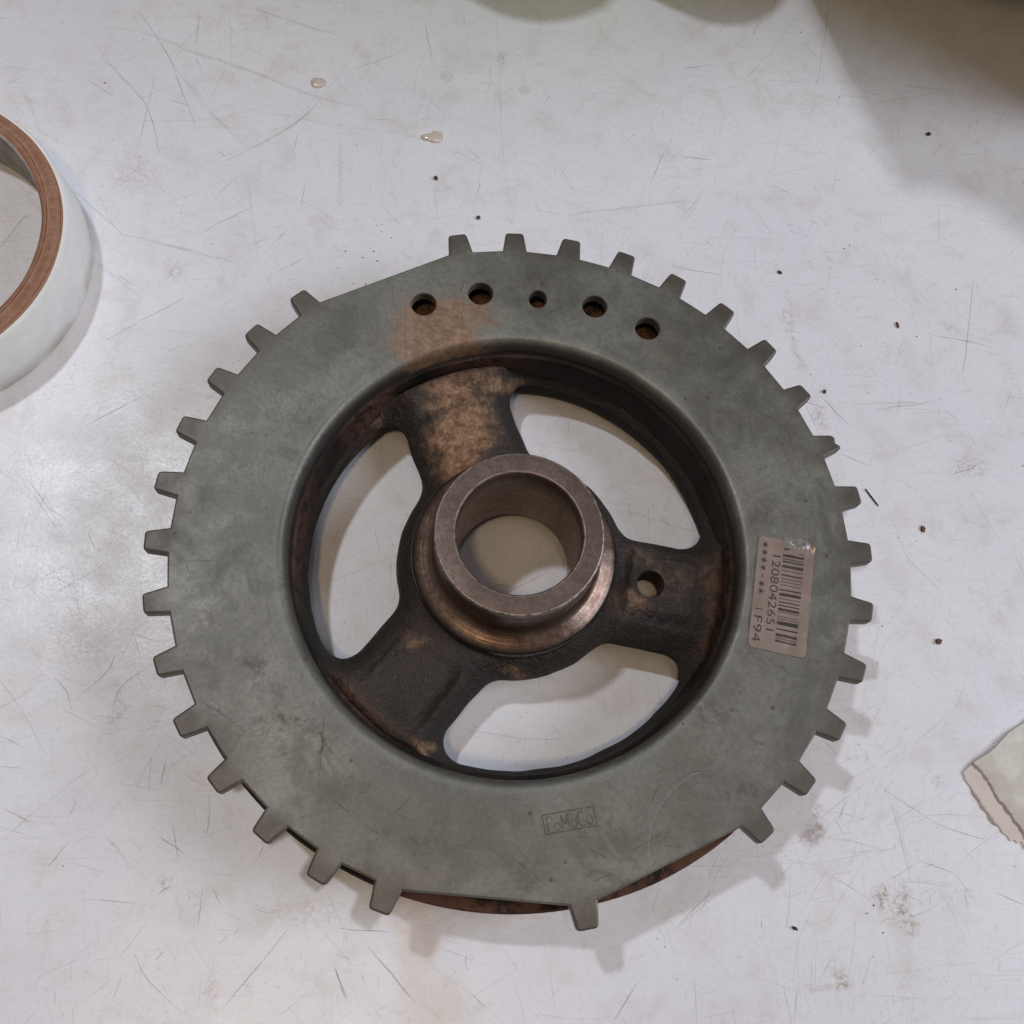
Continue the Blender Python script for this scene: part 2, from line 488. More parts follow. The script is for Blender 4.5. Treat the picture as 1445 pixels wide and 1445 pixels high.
SCR = [[(-1.315,2.068),(-1.189,1.875),(-1.123,1.709),(-1.059,1.56)],[(-1.187,1.856),(-1.016,1.629),(-0.855,1.468)],[(-1.161,1.902),(-1.016,2.114)],[(-1.098,2.108),(-1.094,1.887)],[(-0.995,2.115),(-0.969,1.856),(-0.953,1.781)],[(-0.521,2.019),(-0.557,1.893),(-0.66,1.703),(-0.791,1.549),(-0.962,1.463),(-1.081,1.374)],[(-0.66,1.703),(-0.706,1.633),(-0.848,1.516),(-0.979,1.426)],[(-1.422,1.983),(-1.289,1.965),(-1.099,1.887),(-0.911,1.821),(-0.671,1.721),(-0.496,1.681)],[(-0.899,1.66),(-0.655,1.617),(-0.483,1.595),(-0.29,1.562),(-0.045,1.453)],[(-0.302,2.092),(-0.266,1.897)],[(-0.573,1.579),(-0.56,1.259)],[(-0.932,2.106),(-0.74,2.038),(-0.55,1.978)],[(-0.057,1.948),(-0.067,1.78),(-0.117,1.614)],[(-1.417,1.855),(-1.247,1.665),(-1.177,1.464)],[(-0.898,1.395),(-0.969,1.31)],[(-0.246,1.39),(-0.238,1.25)],[(-1.449,1.311),(-1.258,1.138)],[(-0.878,1.384),(-0.845,1.201),(-0.815,1.045)],[(-0.585,1.827),(-0.412,1.914),(-0.351,1.97)],[(-1.259,1.591),(-1.073,1.601),(-0.956,1.626),(-0.8,1.69)],[(-0.983,1.479),(-0.957,1.46)],[(-1.092,1.868),(-1.066,1.806)],[(-0.722,1.565),(-0.731,1.468)],[(-0.765,1.014),(-0.674,1.073)],[(-0.777,1.33),(-0.656,1.278),(-0.575,1.212)],[(-0.422,1.288),(-0.33,1.177)],[(-0.042,2.189),(-0.03,1.891),(-0.013,1.443)],[(1.214,2.27),(1.169,2.054),(1.127,1.874)],[(1.089,2.203),(0.962,2.004),(0.86,1.886)],[(-0.285,1.541),(0.001,1.419),(0.312,1.283),(0.507,1.177)],[(0.199,1.278),(0.631,1.355)],[(0.855,1.822),(1.02,1.785),(1.265,1.79)],[(1.328,1.802),(1.616,1.873)],[(1.431,1.891),(1.632,1.874)],[(0.146,1.528),(0.243,1.363)],[(0.612,1.534),(0.715,1.53)],[(0.546,1.097),(0.728,1.064)],[(0.555,1.566),(0.489,1.408)],[(1.516,1.37),(1.498,1.234)],[(0.11,2.199),(0.123,2.029)],[(0.634,1.92),(0.757,1.94)],[(1.598,1.083),(1.568,0.957),(1.53,0.796),(1.508,0.727)],[(1.482,1.0),(1.554,0.925),(1.634,0.87)],[(1.121,0.599),(1.275,0.61),(1.343,0.612)],[(1.192,0.583),(1.331,0.605),(1.425,0.626)],[(1.017,0.626),(1.097,0.533)],[(1.058,0.428),(1.153,0.387)],[(0.968,0.589),(1.003,0.489)],[(1.676,1.023),(1.767,1.017)],[(1.4,0.868),(1.519,0.847),(1.644,0.819)],[(1.314,0.833),(1.286,0.745)],[(1.489,0.519),(1.516,0.466)],[(1.399,0.358),(1.481,0.383),(1.517,0.402)],[(1.72,0.727),(1.636,0.694)],[(0.903,0.87),(0.976,0.854)],[(1.088,0.665),(1.214,0.669)],[(1.25,0.639),(1.27,0.615)],[(1.119,0.433),(1.23,0.424)],[(1.098,1.09),(1.081,1.044),(1.012,0.996)],[(1.092,-0.628),(1.11,-0.726),(1.121,-0.8),(1.129,-0.85)],[(1.083,-0.618),(1.152,-0.666),(1.236,-0.717),(1.345,-0.752),(1.416,-0.745)],[(1.084,-0.861),(1.19,-0.868),(1.257,-0.884)],[(1.257,-0.846),(1.318,-0.936)],[(1.022,-0.972),(1.12,-0.962),(1.181,-0.94),(1.239,-0.904)],[(0.846,-0.987),(0.831,-1.12),(0.822,-1.162)],[(0.961,-0.956),(0.939,-1.069),(0.914,-1.133)],[(0.887,-1.069),(0.895,-1.129),(0.892,-1.208)],[(0.74,-1.136),(0.755,-1.228)],[(0.883,-0.678),(0.976,-0.689),(1.023,-0.705)],[(0.899,-0.768),(0.959,-0.754)],[(0.975,-0.788),(1.034,-0.784),(1.093,-0.782)],[(1.158,-0.814),(1.252,-0.846)],[(1.377,-0.9),(1.448,-0.932)],[(1.355,-1.077),(1.349,-1.107)],[(-1.129,-0.246),(-1.152,-0.307),(-1.231,-0.384)],[(-1.288,-0.316),(-1.25,-0.354),(-1.229,-0.406)],[(-1.414,-0.481),(-1.353,-0.506)],[(-1.029,-0.276),(-1.11,-0.353),(-1.114,-0.443)],[(-1.109,-0.737),(-1.055,-0.779),(-1.013,-0.841)],[(-0.956,-0.744),(-0.883,-0.793)],[(-0.923,-0.716),(-0.896,-0.807)],[(-0.903,-0.584),(-0.842,-0.613)],[(-0.83,-0.624),(-0.826,-0.73),(-0.842,-0.732)],[(-0.592,-0.984),(-0.657,-1.063),(-0.752,-1.178)],[(-0.991,-1.041),(-0.942,-1.112),(-0.854,-1.183)],[(-0.696,-0.916),(-0.652,-0.933),(-0.616,-0.937)],[(-0.831,-0.976),(-0.826,-0.882)],[(-0.797,-0.882),(-0.776,-0.923)],[(-0.934,-1.057),(-0.914,-1.038)],[(-1.402,-0.564),(-1.345,-0.566)],[(-0.467,-1.077),(-0.429,-1.155)],[(-0.966,-0.606),(-0.957,-0.545)],[(-0.944,-0.895),(-0.911,-0.872)],[(-1.379,-0.674),(-1.303,-0.709)],[(-1.238,-0.826),(-1.191,-0.758)],[(-0.379,-1.029),(-0.315,-1.096),(-0.245,-1.174)],[(-0.464,-1.083),(-0.432,-1.157)],[(-0.456,-0.983),(-0.325,-0.993)],[(-0.107,-1.14),(-0.061,-1.188)],[(0.094,-1.026),(0.109,-1.112),(0.121,-1.192)],[(-0.118,-1.049),(-0.114,-1.092)],[(0.34,-1.126),(0.278,-1.215)],[(-0.59,-0.041),(-0.461,0.006),(-0.333,0.07)],[(0.068,0.438),(0.184,0.419),(0.3,0.403)],[(0.465,0.187),(0.585,0.15)],[(-0.16,-0.445),(0.003,-0.474),(0.166,-0.484)],[(0.41,0.186),(0.493,0.293)],[(0.509,-0.934),(0.474,-1.034)],[(-1.663,1.372),(-1.449,1.136),(-1.176,0.91)],[(-1.642,1.074),(-1.572,1.211)],[(-1.511,2.001),(-1.312,1.737)],[(-1.564,1.49),(-1.665,1.717)],[(-1.49,0.317),(-1.316,0.097)],[(-1.299,0.461),(-1.14,0.561)],[(-1.416,-0.056),(-1.267,0.032)],[(-1.269,1.143),(-0.897,1.051)],[(-1.02,1.154),(-0.844,1.271)],[(-1.269,0.754),(-1.043,0.915)]]
lines = []
for pl in SCR:
    sm = smooth_line(pl)
    lines.append((sm, random.uniform(0.0015, 0.0028), random.uniform(0.14, 0.36)))
    if random.random() < 0.4:
        o = random.uniform(-0.012, 0.012)
        lines.append(([(x + o, y + o * 0.6) for x, y in sm[1:-1]] if len(sm) > 4 else sm, 0.002, 0.25))
rs = random.Random(11)
clusters = [(rs.uniform(-1.9, 2.0), rs.uniform(-1.3, 2.3), rs.uniform(0, math.pi)) for _ in range(150)]
for i in range(8000):
    if rs.random() < 0.55:
        cx, cy, ca = rs.choice(clusters)
        x, y = rs.gauss(cx, 0.16), rs.gauss(cy, 0.16)
        a = rs.gauss(ca, 0.5)
    else:
        x, y, a = rs.uniform(-2.0, 2.1), rs.uniform(-1.35, 2.4), rs.uniform(0, math.pi)
    l = min(0.55, 0.02 + rs.expovariate(1 / 0.06))
    c = rs.gauss(0, 0.5)
    n = 3 + int(l / 0.04)
    pts = []
    for k in range(n):
        pts.append((x, y))
        x += math.cos(a) * l / n; y += math.sin(a) * l / n; a += c * l / n * 2 + rs.gauss(0, 0.03)
    lines.append((pts, rs.uniform(0.0011, 0.0022), min(0.5, 0.065 + rs.expovariate(1 / 0.062))))
M_SCR = mat_overlay("scratch_grime", (0.20, 0.165, 0.14), noise_scale=9)
tag(link("scratch", ribbon_mesh("scratch", lines), M_SCR, table), kind="stuff")


# ------------------------------------------------------------------ the pulley: toothed disc
pulley = empty("crankshaft_pulley")
tag(pulley, "rusty crankshaft pulley with grey toothed disc, three spokes and raised hub on the white table", "pulley")

TH = 0.036                        # disc thickness
CH = 0.0055                       # rolled top edge
TEETH = list(range(15)) + [17] + list(range(20, 33)) + [35]
RT, RO = 0.9345, 0.9985
HR, HT = 2.22, 1.42               # half widths in degrees at root and tip


def tooth_pts(k):
    """outline of one tooth clockwise: root, flank, rounded tip, flank, root"""
    c = k * 10.0
    jr = random.uniform(-0.002, 0.002); ja = random.uniform(-0.08, 0.08)
    c2 = c + ja
    ro = RO + jr
    a, b_ = pol(RT, c - HR), pol(RT, c + HR)
    tl, tr = Vector(pol(ro, c2 - HT - 0.12)), Vector(pol(ro, c2 + HT + 0.12))
    if k == 7:                    # the bruised tooth at the right
        tl = Vector(pol(ro - 0.012, c2 - HT + 0.35)); tr = Vector(pol(ro - 0.004, c2 + HT + 0.1))
    if k == 6:
        tl = Vector(pol(ro - 0.010, c2 - HT)); tr = Vector(pol(ro - 0.003, c2 + HT))
    if k == 10:
        tr = Vector(pol(ro - 0.002, c2 + HT + 0.1))
    rl, rr = Vector(a), Vector(b_)
    rad = 0.010

    def rnd(p, prev, nxt, rad):
        d1 = (prev - p).normalized(); d2 = (nxt - p).normalized()
        s, e = p + d1 * rad, p + d2 * rad
        o = []
        for t in (0.0, 0.25, 0.5, 0.75, 1.0):
            o.append((1 - t) ** 2 * s + 2 * t * (1 - t) * p + t * t * e)
        return o
    pts = [rl] + rnd(tl, rl, tr, rad) + rnd(tr, tl, rr, rad) + [rr]
    if k == 7:                    # a nick in its outer edge
        m = (tl + tr) * 0.5
        pts = [rl] + rnd(tl, rl, tr, rad) + [m * 0.997 - Vector((0.002, 0.0)), m * 0.992] + rnd(tr, tl, rr, 0.007) + [rr]
    return [Vector((p.x, p.y)) for p in pts]


outline, owner = [], []            # owner[i] = tooth index of the edge i -> i+1 (or None for the disc)
span = {}
for k in TEETH:
    tp = tooth_pts(k)
    s = len(outline)
    for i, p in enumerate(tp):
        outline.append(p); owner.append(k if i < len(tp) - 1 else None)
    span[k] = (s, len(outline) - 1)
N = len(outline)


def inset(pts, c):
    out = []
    n = len(pts)
    for i in range(n):
        p0, p1, p2 = pts[i - 1], pts[i], pts[(i + 1) % n]
        d1 = (p1 - p0).normalized(); d2 = (p2 - p1).normalized()
        n1 = Vector((d1.y, -d1.x)); n2 = Vector((d2.y, -d2.x))     # inward for a clockwise outline
        m = (n1 + n2)
        m = m / max(0.35, m.length_squared) * 2 if m.length > 1e-6 else n1
        out.append(p1 + m * c * 0.5 * 1.0 if False else p1 + (n1 + n2) * (c / max(0.4, 1 + n1.dot(n2))))
    return out


in1 = inset(outline, CH * 0.35)
in2 = inset(outline, CH)
rings = [(outline, -TH), (outline, -CH * 1.0), (in1, -CH * 0.35), (in2, 0.0)]

# each tooth: its own mesh, meeting the disc edge to edge at the root
disc_bm = bmesh.new()
disc = bpy.data.objects.new("toothed_disc", bpy.data.meshes.new("toothed_disc"))
COL.objects.link(disc); disc.parent = pulley
for k in TEETH:
    s, e = span[k]
    n = e - s + 1
    V, Fc = [], []
    for pts, z in rings:
        for i in range(s, e + 1): V.append(P3(pts[i].x, pts[i].y, z))
    for q in range(3):
        for i in range(n - 1):
            Fc.append((q * n + i, (q + 1) * n + i, (q + 1) * n + i + 1, q * n + i + 1))
    Fc.append(tuple(3 * n + i for i in range(n - 1, -1, -1)))
    Fc.append(tuple(range(n)))
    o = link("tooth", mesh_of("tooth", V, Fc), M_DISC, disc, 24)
    if k == 7: o["label"] = "bruised tooth with a nicked tip"

# the disc: rolled edges between the teeth, flat top with five holes, lip turned down round the middle
cache = {}


def dv(x, y, z):
    key = (round(x, 6), round(y, 6), round(z, 6))
    if key not in cache: cache[key] = disc_bm.verts.new(P3(x, y, z))
    return cache[key]


def dface(*v):
    v = [a for i, a in enumerate(v) if a is not v[i - 1]]
    if len(v) > 2:
        try: disc_bm.faces.new(v)
        except ValueError: pass


for i in range(N):
    if owner[i] is None:
        j = (i + 1) % N
        for q in range(3):
            (p, z), (p2, z2) = rings[q], rings[q + 1]
            dface(dv(p[i].x, p[i].y, z), dv(p2[i].x, p2[i].y, z2), dv(p2[j].x, p2[j].y, z2), dv(p[j].x, p[j].y, z))


def disc_loop(pts):
    idx = []
    for i in range(N):
        if owner[i] is None or owner[i - 1] is None: idx.append(i)
    return [(pts[i].x, pts[i].y) for i in idx]


SEG = 144
HOLES = [(0.789, -20.0, 0.0365, 1.0), (0.790, -7.5, 0.0365, 1.0), (0.774, 5.0, 0.0262, 1.12), (0.789, 17.5, 0.0365, 1.0), (0.789, 29.9, 0.0365, 1.0)]


def hole_loop(h, rr):
    r, a, rad, el = h
    cx, cy = pol(r, a)
    return [(cx + (rad + rr) * math.cos(2 * math.pi * t / 28), cy + (rad + rr) * el * math.sin(2 * math.pi * t / 28)) for t in range(28)]


LIP = [(0.649, 0.0), (0.643, -0.0008), (0.637, -0.0035), (0.631, -0.0090), (0.6265, -0.017), (0.6225, -0.029), (0.620, -0.044), (0.619, -0.058), (0.626, -0.058), (0.635, -TH - 0.004), (0.68, -TH)]
for side in (0, 1):
    z = 0.0 if side == 0 else -TH
    loops = [disc_loop(in2 if side == 0 else outline)]
    loops += [hole_loop(h, 0.0025 if side == 0 else 0.0) for h in HOLES]
    loops.append([pol(LIP[0][0] if side == 0 else LIP[-1][0], 360 * t / SEG) for t in range(SEG)])
    edges = []
    for lp in loops:
        vv = [dv(x, y, z) for x, y in lp]
        for i in range(len(vv)):
            a, c = vv[i - 1], vv[i]
            if a is c: continue
            ed = disc_bm.edges.get((a, c)) or disc_bm.edges.new((a, c))
            edges.append(ed)
    r_ = bmesh.ops.triangle_fill(disc_bm, use_beauty=True, use_dissolve=False, edges=list(set(edges)), normal=(0, 0, 1 if side == 0 else -1))
for h in HOLES:
    a0, a1, a2 = hole_loop(h, 0.0025), hole_loop(h, 0.0), hole_loop(h, 0.0)
    zz = (0.0, -0.003, -TH)
    for i in range(28):
        j = (i + 1) % 28
        for (pa, za), (pb, zb) in (((a0, zz[0]), (a1, zz[1])), ((a1, zz[1]), (a2, zz[2]))):
            dface(dv(*pa[i], za), dv(*pb[i], zb), dv(*pb[j], zb), dv(*pa[j], za))
for q in range(len(LIP) - 1):
    for t in range(SEG):
        a0, a1 = 360 * t / SEG, 360 * ((t + 1) % SEG) / SEG
        (r0, z0), (r1, z1) = LIP[q], LIP[q + 1]
        dface(dv(*pol(r0, a0), z0), dv(*pol(r1, a0), z1), dv(*pol(r1, a1), z1), dv(*pol(r0, a1), z0))
bmesh.ops.recalc_face_normals(disc_bm, faces=disc_bm.faces)
disc_bm.to_mesh(disc.data); disc_bm.free()
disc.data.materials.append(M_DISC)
for p in disc.data.polygons: p.use_smooth = True
disc.data.set_sharp_from_angle(angle=math.radians(24))
disc["label"] = "grey green steel disc with teeth, flats and five holes"

# ------------------------------------------------------------------ the pulley: rim, web with spokes, hub
prof = [(0.607, -0.062), (0.604, -0.075), (0.602, -0.10), (0.596, -0.16), (0.591, -0.22), (0.588, -0.25), (0.598, -0.275), (0.62, -0.31), (0.915, -0.31), (0.938, -0.30)]
z = -0.285
for i in range(6):
    prof += [(0.946, z), (0.946, z + 0.008), (0.918, z + 0.017), (0.918, z + 0.022)]; z += 0.030
prof += [(0.946, -0.102), (0.947, -0.088), (0.940, -0.079), (0.915, -0.076), (0.895, -0.10), (0.72, -0.105), (0.69, -0.06), (0.685, -TH - 0.0015), (0.645, -TH - 0.006), (0.613, -0.059)]


def wob_rim(i, a, r, z):
    n = mnoise.noise(Vector((math.sin(math.radians(a)) * 6, math.cos(math.radians(a)) * 6, z * 14)))
    if r < 0.61: return r + n * 0.0028, z
    if r > 0.90: return r - 0.0125 - 0.004 * math.sin(math.radians(a)) - 0.012 * math.cos(math.radians(a)) + n * 0.0015, z
    return r, z


vs, fs = lathe(prof, 180, True, wob_rim)
link("pulley_rim", mesh_of("pulley_rim", vs, fs), M_RIM, pulley, 35)["label"] = "dark rusted belt rim under the toothed disc"

SPOKES = [(-20.0, 0.155, 0.160), (100.5, 0.140, 0.165), (220.0, 0.158, 0.155)]
SPH = (0.386, -0.074, 0.0395)


def smax(a, b, k):
    h = max(k - abs(a - b), 0.0) / k
    return max(a, b) + h * h * k * 0.25


def spoke_uv(x, y, ang):
    a = math.radians(ang)
    s = x * math.sin(a) + y * math.cos(a)
    u = x * math.cos(a) - y * math.sin(a)       # to the clockwise side
    return s, u


def sdf(x, y):
    r = math.hypot(x, y)
    d = 0.326 - r
    for i, (ang, hm, hp) in enumerate(SPOKES):
        s, u = spoke_uv(x, y, ang)
        if s < 0: continue
        if i == 1: hm, hp = 0.140, 0.165
        flare = 0.03 * smooth01(0.46, 0.60, s)
        d = smax(d, min(hp + flare - u, hm + flare + u, s + 0.1), 0.045)
    d = smax(d, r - 0.5885, 0.095)
    d += 0.004 * mnoise.noise(Vector((x * 14, y * 14, 0.3)))
    d = min(d, 0.64 - r, r - 0.205)
    return min(d, math.hypot(x - SPH[0], y - SPH[1]) - SPH[2])


def ztop(x, y, d):
    r = math.hypot(x, y)
    z = -0.122
    dh = math.hypot(x - SPH[0], y - SPH[1]) - SPH[2]
    z += 0.048 * smooth01(0.50, 0.605, r) * smooth01(0.01, 0.07, d)
    z += 0.020 * smooth01(0.375, 0.31, r)
    dd = d if dh > d + 1e-6 else 1.0
    e = max(0.0, min(1.0, dd / 0.062))
    z -= 0.052 * (1 - e) ** 2
    for i, (ang, hm, hp) in enumerate(SPOKES):
        s, u = spoke_uv(x, y, ang)
        if s > 0.30 and abs(u) < 0.2:
            pad = (0.012, 0.024, 0.013)[i]; ps = ((0.31, 0.49), (0.335, 0.505), (0.335, 0.53))[i]
            z += pad * smooth01(0.096, 0.084, abs(u - (0.0, 0.0, 0.0)[i])) * smooth01(ps[0] - 0.012, ps[0], s) * smooth01(ps[1] + 0.03, ps[1], s)
            g = smooth01(0.33, 0.37, s) * smooth01(0.58, 0.50, s)
            if i == 2: z += g * (-0.020 * math.exp(-((u + 0.085 + 0.1 * (s - 0.33)) / 0.014) ** 2) + 0.016 * math.exp(-((u + 0.118) / 0.018) ** 2))
            if i == 1: z += g * (-0.012 * math.exp(-((u - 0.088) / 0.012) ** 2) + 0.020 * math.exp(-((u - 0.117) / 0.017) ** 2) - 0.010 * math.exp(-((u + 0.092) / 0.014) ** 2))
            if i == 0: z += g * (0.008 * math.exp(-(u / 0.09) ** 2))
    z += 0.0035 * mnoise.noise(Vector((x * 18, y * 18, 1.7))) + 0.0016 * mnoise.noise(Vector((x * 55, y * 55, 4.1)))
    return z


G = 0.0085
NG = int(1.30 / G)
grid, val = {}, {}
for i in range(NG + 1):
    for j in range(NG + 1):
        x, y = -0.65 + i * G, -0.65 + j * G
        val[i, j] = sdf(x, y)
V2, tris, vid = [], [], {}


def gv(i, j):
    k = (i, j)
    if k not in vid:
        vid[k] = len(V2); V2.append((-0.65 + i * G, -0.65 + j * G, max(val[k], 0.0)))
    return vid[k]


def ev(a, c):
    k = (min(a, c), max(a, c))
    if k not in vid:
        va, vc = val[k[0]], val[k[1]]
        t = va / (va - vc)
        xa, ya = -0.65 + k[0][0] * G, -0.65 + k[0][1] * G
        xc, yc = -0.65 + k[1][0] * G, -0.65 + k[1][1] * G
        vid[k] = len(V2); V2.append((xa + (xc - xa) * t, ya + (yc - ya) * t, 0.0))
    return vid[k]


for i in range(NG):
    for j in range(NG):
        q = [(i, j), (i + 1, j), (i + 1, j + 1), (i, j + 1)]
        for tri in ((q[0], q[1], q[2]), (q[0], q[2], q[3])):
            ins = [val[p] > 0 for p in tri]
            if not any(ins): continue
            poly = []
            for a in range(3):
                p, n_ = tri[a], tri[(a + 1) % 3]
                if val[p] > 0: poly.append(gv(*p))
                if (val[p] > 0) != (val[n_] > 0): poly.append(ev(p, n_))
            if len(poly) >= 3: tris.append(tuple(poly))
nb = len(V2)
ec = {}
for f in tris:
    for a in range(len(f)):
        ec[(f[a], f[(a + 1) % len(f)])] = 1
bound = [e for e in ec if (e[1], e[0]) not in ec]
bv = sorted({v for e in bound for v in e})
VV = [P3(x, y, ztop(x, y, d)) for x, y, d in V2]
low, bot = {}, {}
for v in bv:
    x, y, d = V2[v]
    gx = (sdf(x + 0.004, y) - sdf(x - 0.004, y)); gy = (sdf(x, y + 0.004) - sdf(x, y - 0.004))
    l = math.hypot(gx, gy) or 1
    ox, oy = -gx / l, -gy / l
    dr = 0.0 if math.hypot(x - SPH[0], y - SPH[1]) < SPH[2] + 0.02 or math.hypot(x, y) < 0.22 else 0.007
    low[v] = len(VV); VV.append(P3(x + ox * dr, y + oy * dr, -0.188))
    bot[v] = len(VV); VV.append(P3(x + ox * dr * 0.3, y + oy * dr * 0.3, -0.20))
FF = list(tris)
for a, c in bound:
    FF.append((a, low[a], low[c], c)); FF.append((low[a], bot[a], bot[c], low[c]))
# underside
under = {}
for f in tris:
    idx = []
    for v in f:
        if v in bot: idx.append(bot[v])
        else:
            if v not in under:
                under[v] = len(VV); VV.append(P3(V2[v][0], V2[v][1], -0.20))
            idx.append(under[v])
    FF.append(tuple(reversed(idx)))
wme = mesh_of('spoked_web', VV, FF)
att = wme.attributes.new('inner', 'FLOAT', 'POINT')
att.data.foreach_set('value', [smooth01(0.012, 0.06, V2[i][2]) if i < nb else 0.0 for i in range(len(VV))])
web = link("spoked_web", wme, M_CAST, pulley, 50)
web["label"] = "dark cast iron web of three spokes with copper coloured rust"

hp = [(0.163, -0.203), (0.166, -0.10), (0.1675, 0.0), (0.168, 0.113), (0.1695, 0.118), (0.172, 0.1198), (0.176, 0.120), (0.219, 0.120), (0.2228, 0.1193), (0.2252, 0.1168), (0.226, 0.112),
      (0.2262, -0.015), (0.228, -0.034), (0.234, -0.046), (0.244, -0.052), (0.262, -0.058), (0.278, -0.064), (0.285, -0.069), (0.2875, -0.076), (0.2885, -0.092), (0.291, -0.135), (0.215, -0.135), (0.21, -0.15), (0.21, -0.203)]


def wob_hub(i, a, r, z):
    n = mnoise.noise(Vector((math.sin(math.radians(a)) * 9, math.cos(math.radians(a)) * 9, z * 30)))
    return r + n * 0.0007, z + n * 0.0006


vs, fs = lathe(hp, 160, True, wob_hub)
link("hub", mesh_of("hub", vs, fs), M_HUB, pulley, 40)["label"] = "brown turned steel hub sleeve with open bore and collar"

# ------------------------------------------------------------------ stamped mark and barcode label on the disc
def strokes_mesh(name, strokes, origin, ux, uy, width, z):
    V, Fc, D = [], [], []
    for si, st in enumerate(strokes):
        pts = [(origin[0] + ux[0] * a + uy[0] * b_, origin[1] + ux[1] * a + uy[1] * b_) for a, b_ in st]
        n = len(pts); base = len(V)
        for i, (x, y) in enumerate(pts):
            p0 = pts[max(0, i - 1)]; p1 = pts[min(n - 1, i + 1)]
            dx, dy = p1[0] - p0[0], p1[1] - p0[1]; l = math.hypot(dx, dy) or 1
            V.append(P3(x - dy / l * width / 2, y + dx / l * width / 2, z + si * 0.00002)); V.append(P3(x + dy / l * width / 2, y - dx / l * width / 2, z + si * 0.00002))
            D += [1.0, 1.0]
        for i in range(n - 1): Fc.append((base + 2 * i, base + 2 * i + 1, base + 2 * i + 3, base + 2 * i + 2))
    return mesh_of(name, V, Fc)


def arc(cx, cy, rx, ry, a0, a1, n=14):
    return [(cx + rx * math.cos(math.radians(a0 + (a1 - a0) * i / n)), cy + ry * math.sin(math.radians(a0 + (a1 - a0) * i / n))) for i in range(n + 1)]


frame = [[(0, 0), (1, 0)], [(1, 0), (1, 1)], [(1, 1), (0, 1)], [(0, 1), (0, 0)]]
letters = [[(0.07, 0.10), (0.07, 0.86)], [(0.07, 0.86), (0.17, 0.86)], [(0.07, 0.50), (0.15, 0.50)],
           arc(0.255, 0.30, 0.052, 0.19, 0, 360),
           [(0.345, 0.10), (0.35, 0.86)], [(0.35, 0.86), (0.415, 0.35)], [(0.415, 0.35), (0.475, 0.86)], [(0.475, 0.86), (0.485, 0.10)],
           arc(0.58, 0.32, 0.052, 0.20, 0, 360),
           arc(0.735, 0.48, 0.075, 0.38, 50, 310),
           arc(0.885, 0.36, 0.058, 0.24, 0, 360)]
M_STAMP = mat_overlay("stamp_linework", (0.032, 0.028, 0.023), attr=False, strength=0.29, noise_scale=40)  # flat dark lines stand in for the pressed mark
link("stamped_mark", strokes_mesh("stamped_mark", frame + letters, (0.070, -0.757), (0.1305, 0.0225), (-0.0095, 0.0465), 0.0040, 0.0004), M_STAMP, pulley)

# light scratch and dark scuffs on the disc
sc_lines = [([(0.335, -0.845), (0.330, -0.78), (0.345, -0.72), (0.385, -0.66), (0.44, -0.615), (0.50, -0.59)], 0.0020)]
V, Fc = [], []
for pl, wd in sc_lines:
    p = smooth_line(pl, 0.002)
    b0 = len(V)
    for i, (x, y) in enumerate(p):
        a = p[max(0, i - 1)]; c = p[min(len(p) - 1, i + 1)]
        dx, dy = c[0] - a[0], c[1] - a[1]; l = math.hypot(dx, dy) or 1
        V.append(P3(x - dy / l * wd / 2, y + dx / l * wd / 2, 0.0005)); V.append(P3(x + dy / l * wd / 2, y - dx / l * wd / 2, 0.0005))
    for i in range(len(p) - 1): Fc.append((b0 + 2 * i, b0 + 2 * i + 1, b0 + 2 * i + 3, b0 + 2 * i + 2))
link("scratch", mesh_of("bright_scratch", V, Fc), mat_overlay("bright_scratch", (0.42, 0.42, 0.40), attr=False, strength=0.5, noise_scale=45), pulley)

# dark runs and a haze of fine rubbed lines on the disc
DR = [[(-0.819,-0.427),(-0.767,-0.452),(-0.69,-0.508)],[(-0.498,-0.464),(-0.497,-0.536),(-0.503,-0.616)],[(-0.375,-0.738),(-0.346,-0.756)],[(-0.461,-0.676),(-0.42,-0.704)],[(-0.016,-0.81),(0.017,-0.836),(0.059,-0.869)]]
dl = [(smooth_line(p, 0.003), 0.0050, 0.20) for p in DR]
rq = random.Random(23)
for i in range(420):
    a_, r_ = rq.uniform(0, 360), rq.uniform(0.66, 0.92)
    x, y = pol(r_, a_)
    t = rq.gauss(math.radians(-a_), 0.5) if rq.random() < 0.5 else rq.uniform(0, math.pi)
    l = 0.015 + rq.expovariate(1 / 0.035)
    pts = [(x + math.cos(t) * l * k / 4, y + math.sin(t) * l * k / 4) for k in range(5)]
    if all(0.655 < math.hypot(*p) < 0.905 for p in pts) and not any(math.hypot(p[0] - pol(h_[0], h_[1])[0], p[1] - pol(h_[0], h_[1])[1]) < 0.05 for p in pts for h_ in HOLES):
        dl.append((pts, rq.uniform(0.0012, 0.0022), rq.uniform(0.08, 0.40)))
me = ribbon_mesh("rub_marks", dl)
for v in me.vertices: v.co.z += H * R
tag(link("scratch", me, mat_overlay("dark_rub_marks", (0.045, 0.038, 0.030), noise_scale=30), disc), kind="stuff")

# the label: u runs from its upper edge down, v from its left edge to the right
LT = dict(TL=Vector((0.6784, 0.0428)), TR=Vector((0.8354, 0.0167)), BR=Vector((0.7770, -0.3039)), BL=Vector((0.6224, -0.2708)))


def lab(u, v, z=0.0016):
    t = LT['TL'].lerp(LT['TR'], v); b_ = LT['BL'].lerp(LT['BR'], v)
    p = t.lerp(b_, u)
    wav = 0.0022 * mnoise.noise(Vector((u * 7, v * 4, 2.2))) + 0.010 * max(0, 0.09 - u) / 0.09 * smooth01(0.40, 0.6, v) * (0.6 + 0.5 * math.sin(v * 40))
    return P3(p.x, p.y, z + 0.0016 + wav)


NU, NV = 44, 22
V, Fc = [], []


